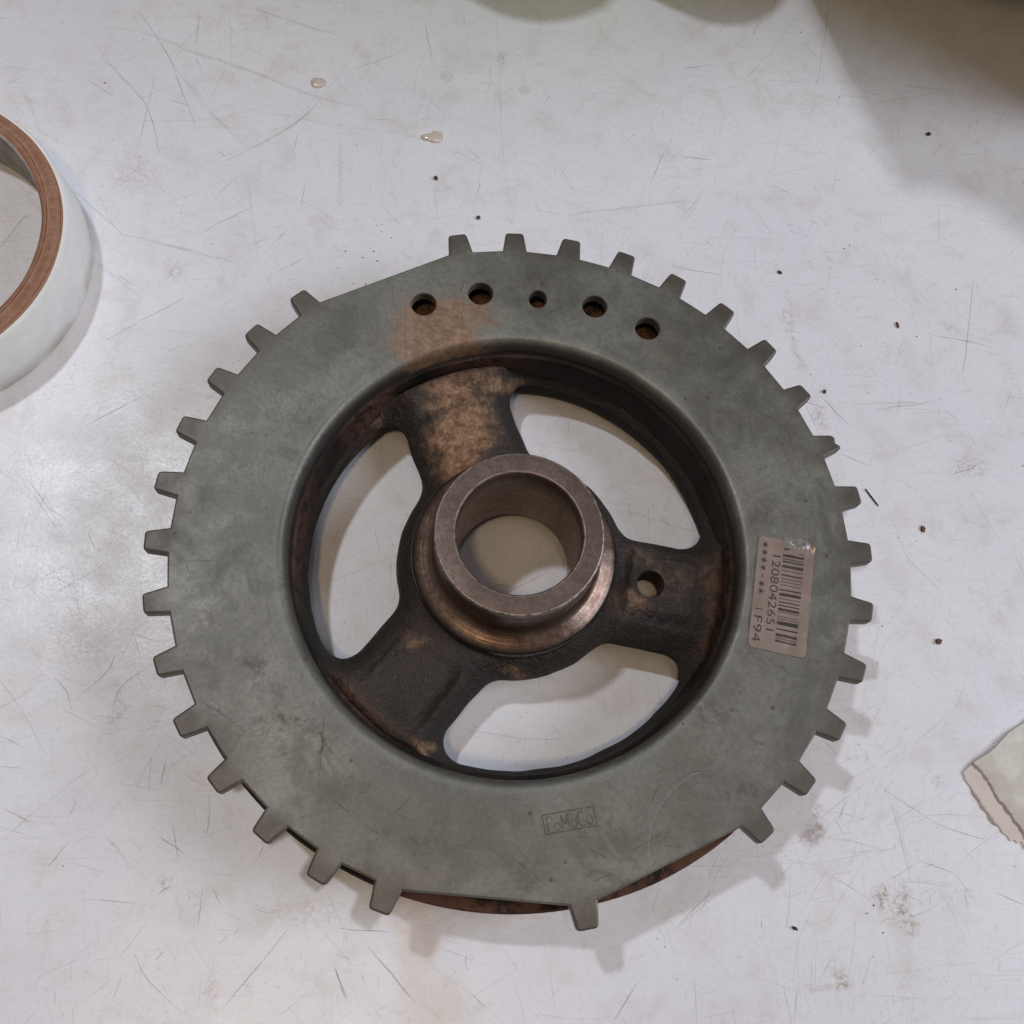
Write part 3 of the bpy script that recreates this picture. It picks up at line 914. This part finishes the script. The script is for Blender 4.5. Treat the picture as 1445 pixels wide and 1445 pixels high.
def corner_in(u, v):
    cu, cv = 0.045, 0.085
    du = max(cu - u, u - (1 - cu), 0) / cu; dv_ = max(cv - v, v - (1 - cv), 0) / cv
    f = 1.0
    if du > 0 and dv_ > 0:
        l = math.hypot(du, dv_)
        if l > 1:
            u = u + (du - du / l) * cu * (1 if u < 0.5 else -1); v = v + (dv_ - dv_ / l) * cv * (1 if v < 0.5 else -1)
    return u, v


for i in range(NU + 1):
    for j in range(NV + 1):
        u, v = corner_in(i / NU, j / NV)
        if 0.55 < v < 0.82 and u < 0.10:            # crumpled, torn top edge
            u = max(u, 0.055 - abs(v - 0.69) * 0.38)
        V.append(lab(u, v))
for i in range(NU):
    for j in range(NV):
        a = i * (NV + 1) + j
        Fc.append((a, a + NV + 1, a + NV + 2, a + 1))
mb = NB("brown_foil_label")
n1 = mb.noise(14, 5, 0.6)
c = mb.mix(mb.ramp(n1, 0.3, 0.7), (0.215, 0.160, 0.136), (0.270, 0.208, 0.180))
c = mb.mix(mb.mul(mb.ramp(mb.voronoi(28), 0.10, 0.05), mb.ramp(mb.noise(9, 2), 0.5, 0.6)), c, (0.60, 0.55, 0.52))
mb.bump(mb.add(mb.noise(9, 4, 0.6), mb.mul(n1, 0.6)), 0.45, 0.0012)
M_LABEL = mb.set(col=c, rough=0.30, spec=0.55, coat=0.35, coatr=0.12)
label = link("barcode_label", mesh_of("barcode_label", V, Fc), M_LABEL, pulley, 40)
label["label"] = "brown foil sticker with barcode and printed number"
mi = NB("label_ink")
M_INK = mi.set(col=mi.mix(mi.ramp(mi.noise(50, 3, 0.7), 0.45, 0.75), (0.028, 0.022, 0.022), (0.075, 0.057, 0.052)), rough=0.4)

BARS = [(250, 18), (282, 7), (320, 25), (358, 8), (385, 14), (435, 28), (480, 5), (527, 14), (567, 6), (600, 5), (632, 5), (683, 14), (730, 27), (775, 5), (810, 11), (845, 11), (885, 25), (912, 5), (960, 5), (985, 5), (1025, 38), (1088, 14), (1148, 28), (1182, 8), (1210, 19)]
V, Fc = [], []
for y, t in BARS:
    u = (y - 155) / 1170.0; hw = t / 1170.0 / 2
    va, vb = 0.455, 0.825
    if u < 0.14: va, vb = (0.455, 0.56) if y == 250 else ((0.72, 0.825) if y == 282 else (0.455, 0.825))
    K = 6
    b0 = len(V)
    for q in range(K + 1):
        v = va + (vb - va) * q / K
        V.append(lab(u - hw, v, 0.0026)); V.append(lab(u + hw, v, 0.0026))
    for q in range(K): Fc.append((b0 + 2 * q, b0 + 2 * q + 1, b0 + 2 * q + 3, b0 + 2 * q + 2))
link("barcode", mesh_of("barcode", V, Fc), M_INK, label)


def print_text(body, u0, u1, v0, v1):
    cu = bpy.data.curves.new("print", 'FONT'); cu.body = body; cu.size = 1.0; cu.offset = -0.012
    to = bpy.data.objects.new("print", cu); COL.objects.link(to)
    dg = bpy.context.evaluated_depsgraph_get()
    me = bpy.data.meshes.new_from_object(to.evaluated_get(dg))
    bpy.data.objects.remove(to); bpy.data.curves.remove(cu)
    xs = [v.co.x for v in me.vertices]; ys = [v.co.y for v in me.vertices]
    x0, x1, y0, y1 = min(xs), max(xs), min(ys), max(ys)
    for v in me.vertices:
        u = u0 + (u1 - u0) * (v.co.x - x0) / (x1 - x0); w = v0 + (v1 - v0) * (v.co.y - y0) / (y1 - y0)
        v.co = lab(u, w, 0.0027)
    me.name = "printed_text"
    return link("printed_text", me, M_INK, label)


print_text("1208042651", 0.155, 0.825, 0.275, 0.415)
V, Fc = [], []


def ink_stroke(u0, v0, u1, v1, w):
    du, dw = (u1 - u0) * 0.333, (v1 - v0) * 0.157        # label size in R, so strokes keep their width
    l = math.hypot(du, dw) or 1
    ou, ov = -dw / l * w / 0.333, du / l * w / 0.157
    b0 = len(V)
    zz_ = 0.0027 + len(V) * 0.000004
    for u, v in ((u0 - ou, v0 - ov), (u0 + ou, v0 + ov), (u1 + ou, v1 + ov), (u1 - ou, v1 - ov)): V.append(lab(u, v, zz_))
    Fc.append((b0, b0 + 1, b0 + 2, b0 + 3))


for u in (0.073, 0.146, 0.218, 0.288, 0.432, 0.497):
    for q in range(3):
        a_ = math.radians(90 + 60 * q)
        eu, ev_ = 0.0085 / 0.333 * math.cos(a_), 0.0085 / 0.157 * math.sin(a_)
        ink_stroke(u - eu, 0.125 - ev_, u + eu, 0.125 + ev_, 0.0011)
ink_stroke(0.345, 0.125, 0.378, 0.125, 0.0010)
link("printed_text", mesh_of("printed_stars", V, Fc), M_INK, label)
print_text("|", 0.655, 0.662, 0.06, 0.19)
print_text("F94", 0.72, 0.945, 0.055, 0.195)

# crumpled clear film at the label's torn edge
V, Fc = [], []
for i in range(7):
    for j in range(10):
        u = -0.01 + 0.085 * i / 6 - 0.02 * abs(j - 4) / 4; v = 0.44 + 0.40 * j / 9
        x, y, z = lab(max(-0.02, u), v, 0.004)
        V.append((x, y, z + R * (0.004 + 0.006 * mnoise.noise(Vector((i * 0.9, j * 0.8, 5.0))))))
for i in range(6):
    for j in range(9): Fc.append((i * 10 + j, i * 10 + 10 + j, i * 10 + 11 + j, i * 10 + j + 1))
mf = NB("clear_film")
trn = mf.n.new("ShaderNodeBsdfTransparent"); mxs = mf.n.new("ShaderNodeMixShader"); mxs.inputs[0].default_value = 0.22
mf.L(trn.outputs[0], mxs.inputs[1]); mf.L(mf.bsdf.outputs[0], mxs.inputs[2]); mf.L(mxs.outputs[0], mf.out.inputs['Surface'])
link("torn_film", mesh_of("torn_film", V, Fc), mf.set(col=(0.5, 0.52, 0.5), rough=0.08, spec=0.9), label)

# ------------------------------------------------------------------ tape roll
tape = empty("tape_roll", (-1.895 * R, 1.0 * R, 0))
tag(tape, "brown cardboard core ring wrapped in white tape at the left edge", "tape roll")


def ring(profile, seg=120, jit=0.0):
    vs, fs = [], []
    n = len(profile)
    for s in range(seg):
        a = 2 * math.pi * s / seg
        for i, (r, z) in enumerate(profile):
            q = jit * mnoise.noise(Vector((math.cos(a) * 3, math.sin(a) * 3, i * 0.7)))
            e = 1 + 0.012 * math.cos(2 * a + 0.6)
            vs.append(((r + q) * e * math.cos(a) * R, (r + q) * e * math.sin(a) * R, z * R))
    for s in range(seg):
        t = (s + 1) % seg
        for i in range(n):
            j = (i + 1) % n
            fs.append((s * n + i, s * n + j, t * n + j, t * n + i))
    return vs, fs


HT_ = 0.212
mt = NB("white_tape")
nn = mt.noise(18, 4, 0.6)
zz = mt.sepz()
ct = mt.mix(mt.ramp(nn, 0.35, 0.7), (0.80, 0.785, 0.75), (0.85, 0.835, 0.80))
ct = mt.mix(mt.mul(mt.ramp(zz[2], 0.06, 0.0), mt.ramp(mt.noise(7, 4), 0.35, 0.6)), ct, (0.55, 0.47, 0.38))
M_WT = mt.set(col=ct, rough=0.5, spec=0.3)
vs, fs = ring([(0.520, 0.004), (0.5425, 0.0), (0.545, 0.006), (0.531, 0.195), (0.522, HT_ - 0.003), (0.512, HT_ - 0.005)], 120, 0.003)
link("white_tape_layer", mesh_of("white_tape_layer", vs, fs), M_WT, tape, 50)
mc = NB("layered_cardboard")
rad = mc.radius()
cmb = mc.n.new("ShaderNodeCombineXYZ"); mc.L(mc.mul(mc.add(rad, mc.mul(mc.noise(4, 3), 0.012)), 190.0), cmb.inputs[0])
lay = mc.n.new("ShaderNodeTexNoise"); lay.inputs['Scale'].default_value = 1.0; lay.inputs['Detail'].default_value = 2
mc.L(cmb.outputs[0], lay.inputs['Vector'])
n2 = mc.noise(40, 5, 0.75)
cc = mc.mix(mc.ramp(lay.outputs['Fac'], 0.35, 0.65), (0.19, 0.088, 0.052), (0.35, 0.19, 0.125))
cc = mc.mix(mc.ramp(n2, 0.4, 0.75, 0, 0.55), cc, (0.40, 0.255, 0.19))
inn = mc.ramp(rad, 0.459, 0.453)
cc = mc.mix(inn, cc, mc.mix(mc.ramp(mc.noise(12, 4), 0.4, 0.65), (0.30, 0.285, 0.26), (0.42, 0.40, 0.37)))
mc.bump(mc.add(lay.outputs['Fac'], n2), 0.5, 0.001)
vs, fs = ring([(0.454, 0.003), (0.516, 0.003), (0.517, HT_ + 0.001), (0.505, HT_ + 0.004), (0.480, HT_ + 0.003), (0.464, HT_ + 0.004), (0.454, HT_ - 0.002)], 120, 0.003)
link("cardboard_core", mesh_of("cardboard_core", vs, fs), mc.set(col=cc, rough=0.85, spec=0.15), tape, 50)

# ------------------------------------------------------------------ torn card at the right
edge_t = [(1.322, -0.569), (1.326, -0.592), (1.340, -0.612), (1.343, -0.632), (1.357, -0.652), (1.364, -0.672), (1.378, -0.684), (1.380, -0.700), (1.392, -0.716), (1.408, -0.722),
          (1.414, -0.738), (1.428, -0.748), (1.434, -0.762), (1.446, -0.757), (1.455, -0.768), (1.466, -0.762), (1.474, -0.782), (1.50, -0.80), (1.53, -0.79), (1.57, -0.83)]
top_e = [(1.322 + (1.80 - 1.322) * t / 19, -0.569 + (-0.225 + 0.569) * t / 19 + 0.004 * math.sin(t * 1.3)) for t in range(20)]
V, Fc = [], []
NW = 20
for li in range(2):
    for i in range(20):
        ex, ey = edge_t[i]
        for j in range(NW):
            t = j / (NW - 1)
            x = ex + (top_e[19][0] - 1.322) * t; y = ey + (top_e[j][1] + 0.569 if j < 20 else 0)
            curl = 0.010 * (1 - min(1, i / 5)) ** 2 * 0.5 + 0.010 * mnoise.noise(Vector((x * 5, y * 5, 0)))
            z = 0.0035 + max(0, curl) + (0.0026 if li else 0) * min(1, 0.35 + j / 3)
            V.append((x * R, y * R, z * R))
n1_ = 20 * NW
for li in range(2):
    for i in range(19):
        for j in range(NW - 1):
            a = li * n1_ + i * NW + j
            q = (a, a + NW, a + NW + 1, a + 1)
            Fc.append(q if li else q[::-1])
for i in range(19):
    a = i * NW; Fc.append((a, a + NW, n1_ + a + NW, n1_ + a))
    a = i * NW + NW - 1; Fc.append((a, n1_ + a, n1_ + a + NW, a + NW))
for j in range(NW - 1):
    Fc.append((j, n1_ + j, n1_ + j + 1, j + 1)); a = 19 * NW + j; Fc.append((a, a + 1, n1_ + a + 1, n1_ + a))
mp_ = NB("soiled_card")
npn = mp_.noise(16, 6, 0.7)
# how far in from the torn edge, measured across the card
dvec = mp_.vmath('SUBTRACT', mp_.P, (1.322, -0.569, 0)).outputs[0]
dd = mp_.vmath('DOT_PRODUCT', dvec, (0.865, 0.502, 0)).outputs['Value']
dd = mp_.add(dd, mp_.mul(mp_.math('SUBTRACT', mp_.noise(16, 5, 0.7), 0.5), 0.035))
cp = mp_.mix(mp_.ramp(npn, 0.35, 0.7), (0.53, 0.505, 0.45), (0.63, 0.61, 0.56))
cp = mp_.mix(mp_.mul(mp_.ramp(dd, 0.11, 0.045), 0.45), cp, (0.44, 0.375, 0.32))
cp = mp_.mix(mp_.ramp(dd, 0.046, 0.040), cp, mp_.mix(npn, (0.56, 0.49, 0.44), (0.64, 0.58, 0.53)))
cp = mp_.mix(mp_.mul(mp_.mul(mp_.ramp(dd, 0.036, 0.041), mp_.ramp(dd, 0.051, 0.045)), 0.8), cp, (0.16, 0.115, 0.085))
cp = mp_.mix(mp_.mul(mp_.ramp(dd, 0.000, -0.008), 0.6), cp, (0.17, 0.12, 0.09))
mp_.bump(npn, 0.3, 0.0008)
card = link("torn_card", mesh_of("torn_card", V, Fc), mp_.set(col=cp, rough=0.85, spec=0.15), None, 40)
tag(card, "torn piece of soiled cream card lying flat at the right edge", "card")

# ------------------------------------------------------------------ drops, flakes and grit on the table
mg = NB("dried_glue")
M_GLUE = mg.set(col=mg.mix(mg.ramp(mg.noise(20, 4), 0.35, 0.7), (0.55, 0.47, 0.41), (0.66, 0.59, 0.53)), rough=0.12, spec=0.6)
mgc = NB("clear_drop")
trn = mgc.n.new("ShaderNodeBsdfTransparent"); mxs = mgc.n.new("ShaderNodeMixShader"); mxs.inputs[0].default_value = 0.10
mgc.L(trn.outputs[0], mxs.inputs[1]); mgc.L(mgc.bsdf.outputs[0], mxs.inputs[2]); mgc.L(mxs.outputs[0], mgc.out.inputs['Surface'])
M_CLEAR = mgc.set(col=(0.72, 0.70, 0.69), rough=0.06, spec=0.7)


def dome(name, x, y, shape, h, mat, label, cat, group=None):
    """a flat drop: rings of an outline given as radius per angle"""
    n = len(shape) * 4
    V, Fc = [], []
    rr = []
    for k in range(n):
        a = k / 4.0
        i = int(a) % len(shape); t = a - int(a); t = t * t * (3 - 2 * t)
        rr.append(shape[i] * (1 - t) + shape[(i + 1) % len(shape)] * t)
    RN = 5
    for q in range(RN):
        f = 1 - (q / RN) ** 1.6
        zf = math.sin(math.pi / 2 * (q / RN) ** 0.7)
        for k in range(n):
            a = 2 * math.pi * k / n
            V.append((rr[k] * f * math.cos(a) * R, rr[k] * f * math.sin(a) * R, h * zf * R))
    V.append((0, 0, h * R))
    for q in range(RN - 1):
        for k in range(n):
            l = (k + 1) % n
            Fc.append((q * n + k, q * n + l, (q + 1) * n + l, (q + 1) * n + k))
    for k in range(n): Fc.append(((RN - 1) * n + k, (RN - 1) * n + (k + 1) % n, len(V) - 1))
    Fc.append(tuple(range(n - 1, -1, -1)))
    o = link(name, mesh_of(name, V, Fc), mat, None, 60)
    o.location = (x * R, y * R, 0.00001)
    return tag(o, label, cat, group)


dome("glue_drop", -0.664, 1.780, [0.030, 0.027, 0.022, 0.026, 0.024, 0.024, 0.021, 0.022], 0.010, M_GLUE, "squarish beige dried glue drop near the upper left of the table", "glue drop")
dome("glue_drop", -0.250, 1.572, [0.026, 0.031, 0.028, 0.022, 0.052, 0.024, 0.022, 0.026], 0.010, M_GLUE, "beige teardrop-shaped glue drop with tail pointing left, above the disc", "glue drop")
dome("clear_drop", -0.214, 1.836, [0.024, 0.025, 0.024, 0.025, 0.024, 0.025, 0.024, 0.024], 0.006, M_CLEAR, "small round clear drop just above the teardrop-shaped glue drop", "drop")
dome("clear_drop", 0.12 - 0.06, 1.79, [0.020, 0.020, 0.021, 0.020, 0.020, 0.019, 0.020, 0.020], 0.004, M_CLEAR, "faint clear drop right of the long vertical scratch at the top", "drop")


def crumb(name, x, y, s, mat, label, cat, flat=0.5, stretch=(1, 1), rot=0):
    bm = bmesh.new()
    bmesh.ops.create_icosphere(bm, subdivisions=2, radius=1)
    rnd = random.Random(hash((round(x, 3), round(y, 3))) & 0xffff)
    off = rnd.uniform(0, 50)
    for v in bm.verts:
        v.co *= 1 + 0.55 * mnoise.noise(v.co * 1.4 + Vector((off, 0, 0)))
        v.co.x *= 0.8 * s * stretch[0] * R; v.co.y *= 0.8 * s * stretch[1] * R; v.co.z *= s * flat * R
    lo = min(v.co.z for v in bm.verts)
    for v in bm.verts: v.co.z -= lo
    me = bpy.data.meshes.new(name); bm.to_mesh(me); bm.free()
    o = link(name, me, mat, None)
    o.location = (x * R, y * R, 0.00002); o.rotation_euler = (0, 0, rot)
    if label: tag(o, label, cat)
    return o


M_RUSTC = simple("rust_flake", (0.075, 0.032, 0.022), 0.8, col2=(0.16, 0.075, 0.05), scale=60)
M_BLACK = simple("black_grit", (0.022, 0.020, 0.020), 0.7, col2=(0.05, 0.042, 0.038), scale=60)
crumb("rust_flake", 1.300, -0.182, 0.0115, M_RUSTC, "brown rust flake right of the barcode label, away from the disc", "flake", 0.4, (1.1, 0.9), 0.4)
crumb("rust_flake", 1.031, 0.642, 0.0085, M_RUSTC, "small dark red rust flake beside the upper right teeth", "flake", 0.5)
crumb("rust_flake", 1.300, 0.176, 0.012, M_RUSTC, "brown rust speck at the end of a faint scratch right of the disc", "flake", 0.3, (0.8, 1.1), 0.2)
crumb("rust_flake", 1.307, 0.895, 0.013, M_RUSTC, "thin reddish flake lying upright on the table at the upper right", "flake", 0.25, (0.5, 1.2), 0.1)
crumb("grit_grain", -0.246, 1.405, 0.0095, M_BLACK, "black grain of grit straight below the teardrop glue drop", "grit")
crumb("grit_grain", 1.518, 1.676, 0.0095, M_BLACK, "black grain of grit inside the big shadow at the upper right", "grit")
crumb("grit_grain", -0.100, 1.254, 0.0085, M_BLACK, "black grain of grit just above the top tooth gap", "grit")
crumb("grit_grain", 0.785, -0.990, 0.0085, M_BLACK, "black oblong grain of grit below the disc at the lower right", "grit", 0.5, (1.3, 0.7), -0.4)
crumb("grit_grain", 0.921, 1.083, 0.0080, M_BLACK, "black grain of grit above the upper right teeth", "grit", 0.5, (1.3, 0.8), -0.3)

# a dark sliver lying beside the teeth at the right
a, c = Vector((1.131, 0.306, 0)), Vector((1.166, 0.250, 0))
dv_ = (c - a).normalized(); nn_ = Vector((-dv_.y, dv_.x, 0))
V, Fc = [], []
for i in range(6):
    t = i / 5; w = 0.0032 * (0.35 + 0.65 * math.sin(math.pi * (0.15 + 0.8 * t)))
    p = a.lerp(c, t) - a
    for s_, h_ in ((-1, 0), (0, 0.006), (1, 0)):
        q = p + nn_ * w * s_
        V.append((q.x * R, q.y * R, (h_ + 0.0006) * R))
for i in range(5):
    for s_ in range(3):
        Fc.append((i * 3 + s_, i * 3 + 3 + s_, i * 3 + 3 + (s_ + 1) % 3, i * 3 + (s_ + 1) % 3))
Fc += [(2, 1, 0), (15, 16, 17)]
sl = link("metal_sliver", mesh_of("metal_sliver", V, Fc), M_BLACK)
sl.location = (a.x * R, a.y * R, 0)
tag(sl, "thin dark metal sliver on the table beside the right-hand teeth", "sliver")

# fine grit scattered over the table
bm = bmesh.new()
rg = random.Random(5)
spots = [(-0.50, 1.10, 0.05, 14), (1.30, 0.85, 0.10, 12), (1.28, -0.10, 0.10, 10), (1.05, 0.85, 0.06, 8), (-0.40, 1.15, 0.05, 8), (1.0, -0.93, 0.07, 10), (1.75, 0.30, 0.10, 10), (1.3, 1.8, 0.4, 10), (-0.95, -0.75, 0.3, 12)]
pts = [(rg.gauss(x, s), rg.gauss(y, s)) for x, y, s, n in spots for _ in range(n // 2)]
pts += [(rg.uniform(-2, 2.1), rg.uniform(-1.3, 2.3)) for _ in range(35)]
for x, y in pts:
    s = rg.uniform(0.0009, 0.0026)
    m = Matrix.Translation((x * R, y * R, s * 0.35 * R)) @ Matrix.Rotation(rg.uniform(0, 3), 4, 'Z') @ Matrix.Diagonal((s * R * rg.uniform(0.7, 1.9), s * R, s * R * 0.5, 1))
    bmesh.ops.create_icosphere(bm, subdivisions=1, radius=1, matrix=m)
me = bpy.data.meshes.new("fine_grit"); bm.to_mesh(me); bm.free()
gr = link("fine_grit", me, M_BLACK)
tag(gr, "fine dark grit sprinkled over the white tabletop", "grit", kind="stuff")

# ------------------------------------------------------------------ beyond the upper edge: unseen shapes added to throw the shadows there
def bottle(x, y, r, h, label):  # unseen bottle shape, added to throw a rounded green-tinted shadow
    o = empty("green_shadow_caster", (x * R, y * R, 0))
    tag(o, label, "bottle", "unseen green bottle shapes behind the picture's upper edge")
    pr = [(0.0, 0.0), (r * 0.94, 0.0), (r, 0.03), (r, h * 0.80), (r * 0.93, h * 0.88), (r * 0.70, h * 0.95), (r * 0.36, h * 0.985), (r * 0.36, h * 1.0), (0, h * 1.0)]
    vs, fs = [], []
    n = len(pr); seg = 48
    for s in range(seg):
        a = 2 * math.pi * s / seg
        for (q, z) in pr: vs.append((q * R * math.cos(a), q * R * math.sin(a), (z + 0.002) * R))
    for s in range(seg):
        t = (s + 1) % seg
        for i in range(n - 1): fs.append((s * n + i, t * n + i, t * n + i + 1, s * n + i + 1))
    bb = NB("green_plastic")
    tl = bb.n.new("ShaderNodeBsdfTranslucent"); tl.inputs[0].default_value = (0.42, 0.80, 0.16, 1)
    ms = bb.n.new("ShaderNodeMixShader"); ms.inputs[0].default_value = 0.85
    bb.L(bb.bsdf.outputs[0], ms.inputs[1]); bb.L(tl.outputs[0], ms.inputs[2]); bb.L(ms.outputs[0], bb.out.inputs['Surface'])
    link("body", mesh_of("bottle_body", vs, fs), bb.set(col=(0.20, 0.34, 0.10), rough=0.4), o, 40)
    vs, fs = [], []
    for s in range(32):
        a = 2 * math.pi * s / 32; k = r * (0.40 if s % 2 else 0.385)
        for q, z in ((k, h * 1.0 + 0.004), (k, h * 1.0 + 0.13), (k * 0.9, h + 0.15)): vs.append((q * R * math.cos(a), q * R * math.sin(a), z * R))
    for s in range(32):
        t = (s + 1) % 32
        for i in range(2): fs.append((s * 3 + i, t * 3 + i, t * 3 + i + 1, s * 3 + i + 1))
    fs.append(tuple(s * 3 + 2 for s in range(32)))
    link("cap", mesh_of("bottle_cap", vs, fs), simple("dark_cap", (0.05, 0.06, 0.05), 0.4), o, 40)
    return o


bottle(-0.17, 2.60, 0.34, 1.00, "wide unseen green bottle shape beyond the upper edge, added to throw the left rounded shadow")
bottle(0.51, 2.515, 0.24, 0.92, "slim unseen green bottle shape beyond the upper edge, added to throw the right rounded shadow")

LX, LY, LZ = -0.56 / R, 0.52 / R, 1.62 / R


def back(tx, ty, h):
    f = h / LZ
    return (tx + (LX - tx) * f, ty + (LY - ty) * f)


caster = empty("shadow_caster", (2.75 * R, 3.1 * R, 0))  # added unseen block, its top outline projected back from the shadow it throws
tag(caster, "unseen dark green shadow machine beyond the upper right corner, throwing the large angular shadow", "caster")
M_GREEN = simple("green_enamel", (0.026, 0.034, 0.022), 0.5, col2=(0.038, 0.048, 0.032), scale=6)
sh_out = [(1.00, 2.70), (1.131, 2.265), (1.262, 1.85), (1.375, 1.475), (1.40, 1.445), (1.50, 1.444), (1.589, 1.428), (1.68, 1.38), (1.807, 1.259), (1.95, 1.14), (2.3, 1.0), (3.0, 0.95), (3.6, 1.3), (3.6, 2.6), (2.6, 3.2)]
foot = [(1.00, 3.2), (1.03, 2.9), (1.05, 2.65), (1.07, 2.5), (1.10, 2.46), (1.2, 2.44), (1.3, 2.43), (1.4, 2.42), (1.6, 2.42), (1.8, 2.40), (1.97, 2.36), (2.10, 2.20), (2.15, 1.70), (3.4, 1.9), (2.4, 3.6)]
top = [back(x, y, 2.0) for x, y in sh_out]
V = []
for hh in (0.003, 0.10, 1.0, 1.92, 2.0):
    t = hh / 2.0
    for (fx, fy), (tx, ty) in zip(foot, top):
        x, y = fx + (tx - fx) * t, fy + (ty - fy) * t
        V.append(((x - 2.75) * R, (y - 3.1) * R, hh * R))
n = len(sh_out)
Fc = [(q * n + i, q * n + (i + 1) % n, (q + 1) * n + (i + 1) % n, (q + 1) * n + i) for q in range(4) for i in range(n)]
Fc += [tuple(range(n - 1, -1, -1)), tuple(4 * n + i for i in range(n))]
link("caster_body", mesh_of("caster_mesh", V, Fc), M_GREEN, caster, 30)


def prism(name, x0, x1, y0, y1, z0, z1, c, mat):
    pts = []
    for (cx, cy, a0) in ((x1 - c, y1 - c, 0), (x0 + c, y1 - c, 90), (x0 + c, y0 + c, 180), (x1 - c, y0 + c, 270)):
        for k in range(5):
            a = math.radians(a0 + 22.5 * k); pts.append((cx + c * math.cos(a), cy + c * math.sin(a)))
    n = len(pts)
    V = [((x - 2.75) * R, (y - 3.1) * R, z * R) for z in (z0, z1) for x, y in pts]
    Fc = [(i, (i + 1) % n, n + (i + 1) % n, n + i) for i in range(n)] + [tuple(range(n - 1, -1, -1)), tuple(range(n, 2 * n))]
    return link(name, mesh_of(name, V, Fc), mat, caster, 40)


prism("caster_lid", 1.6, 2.9, 2.75, 3.5, 2.0, 2.15, 0.12, M_GREEN)
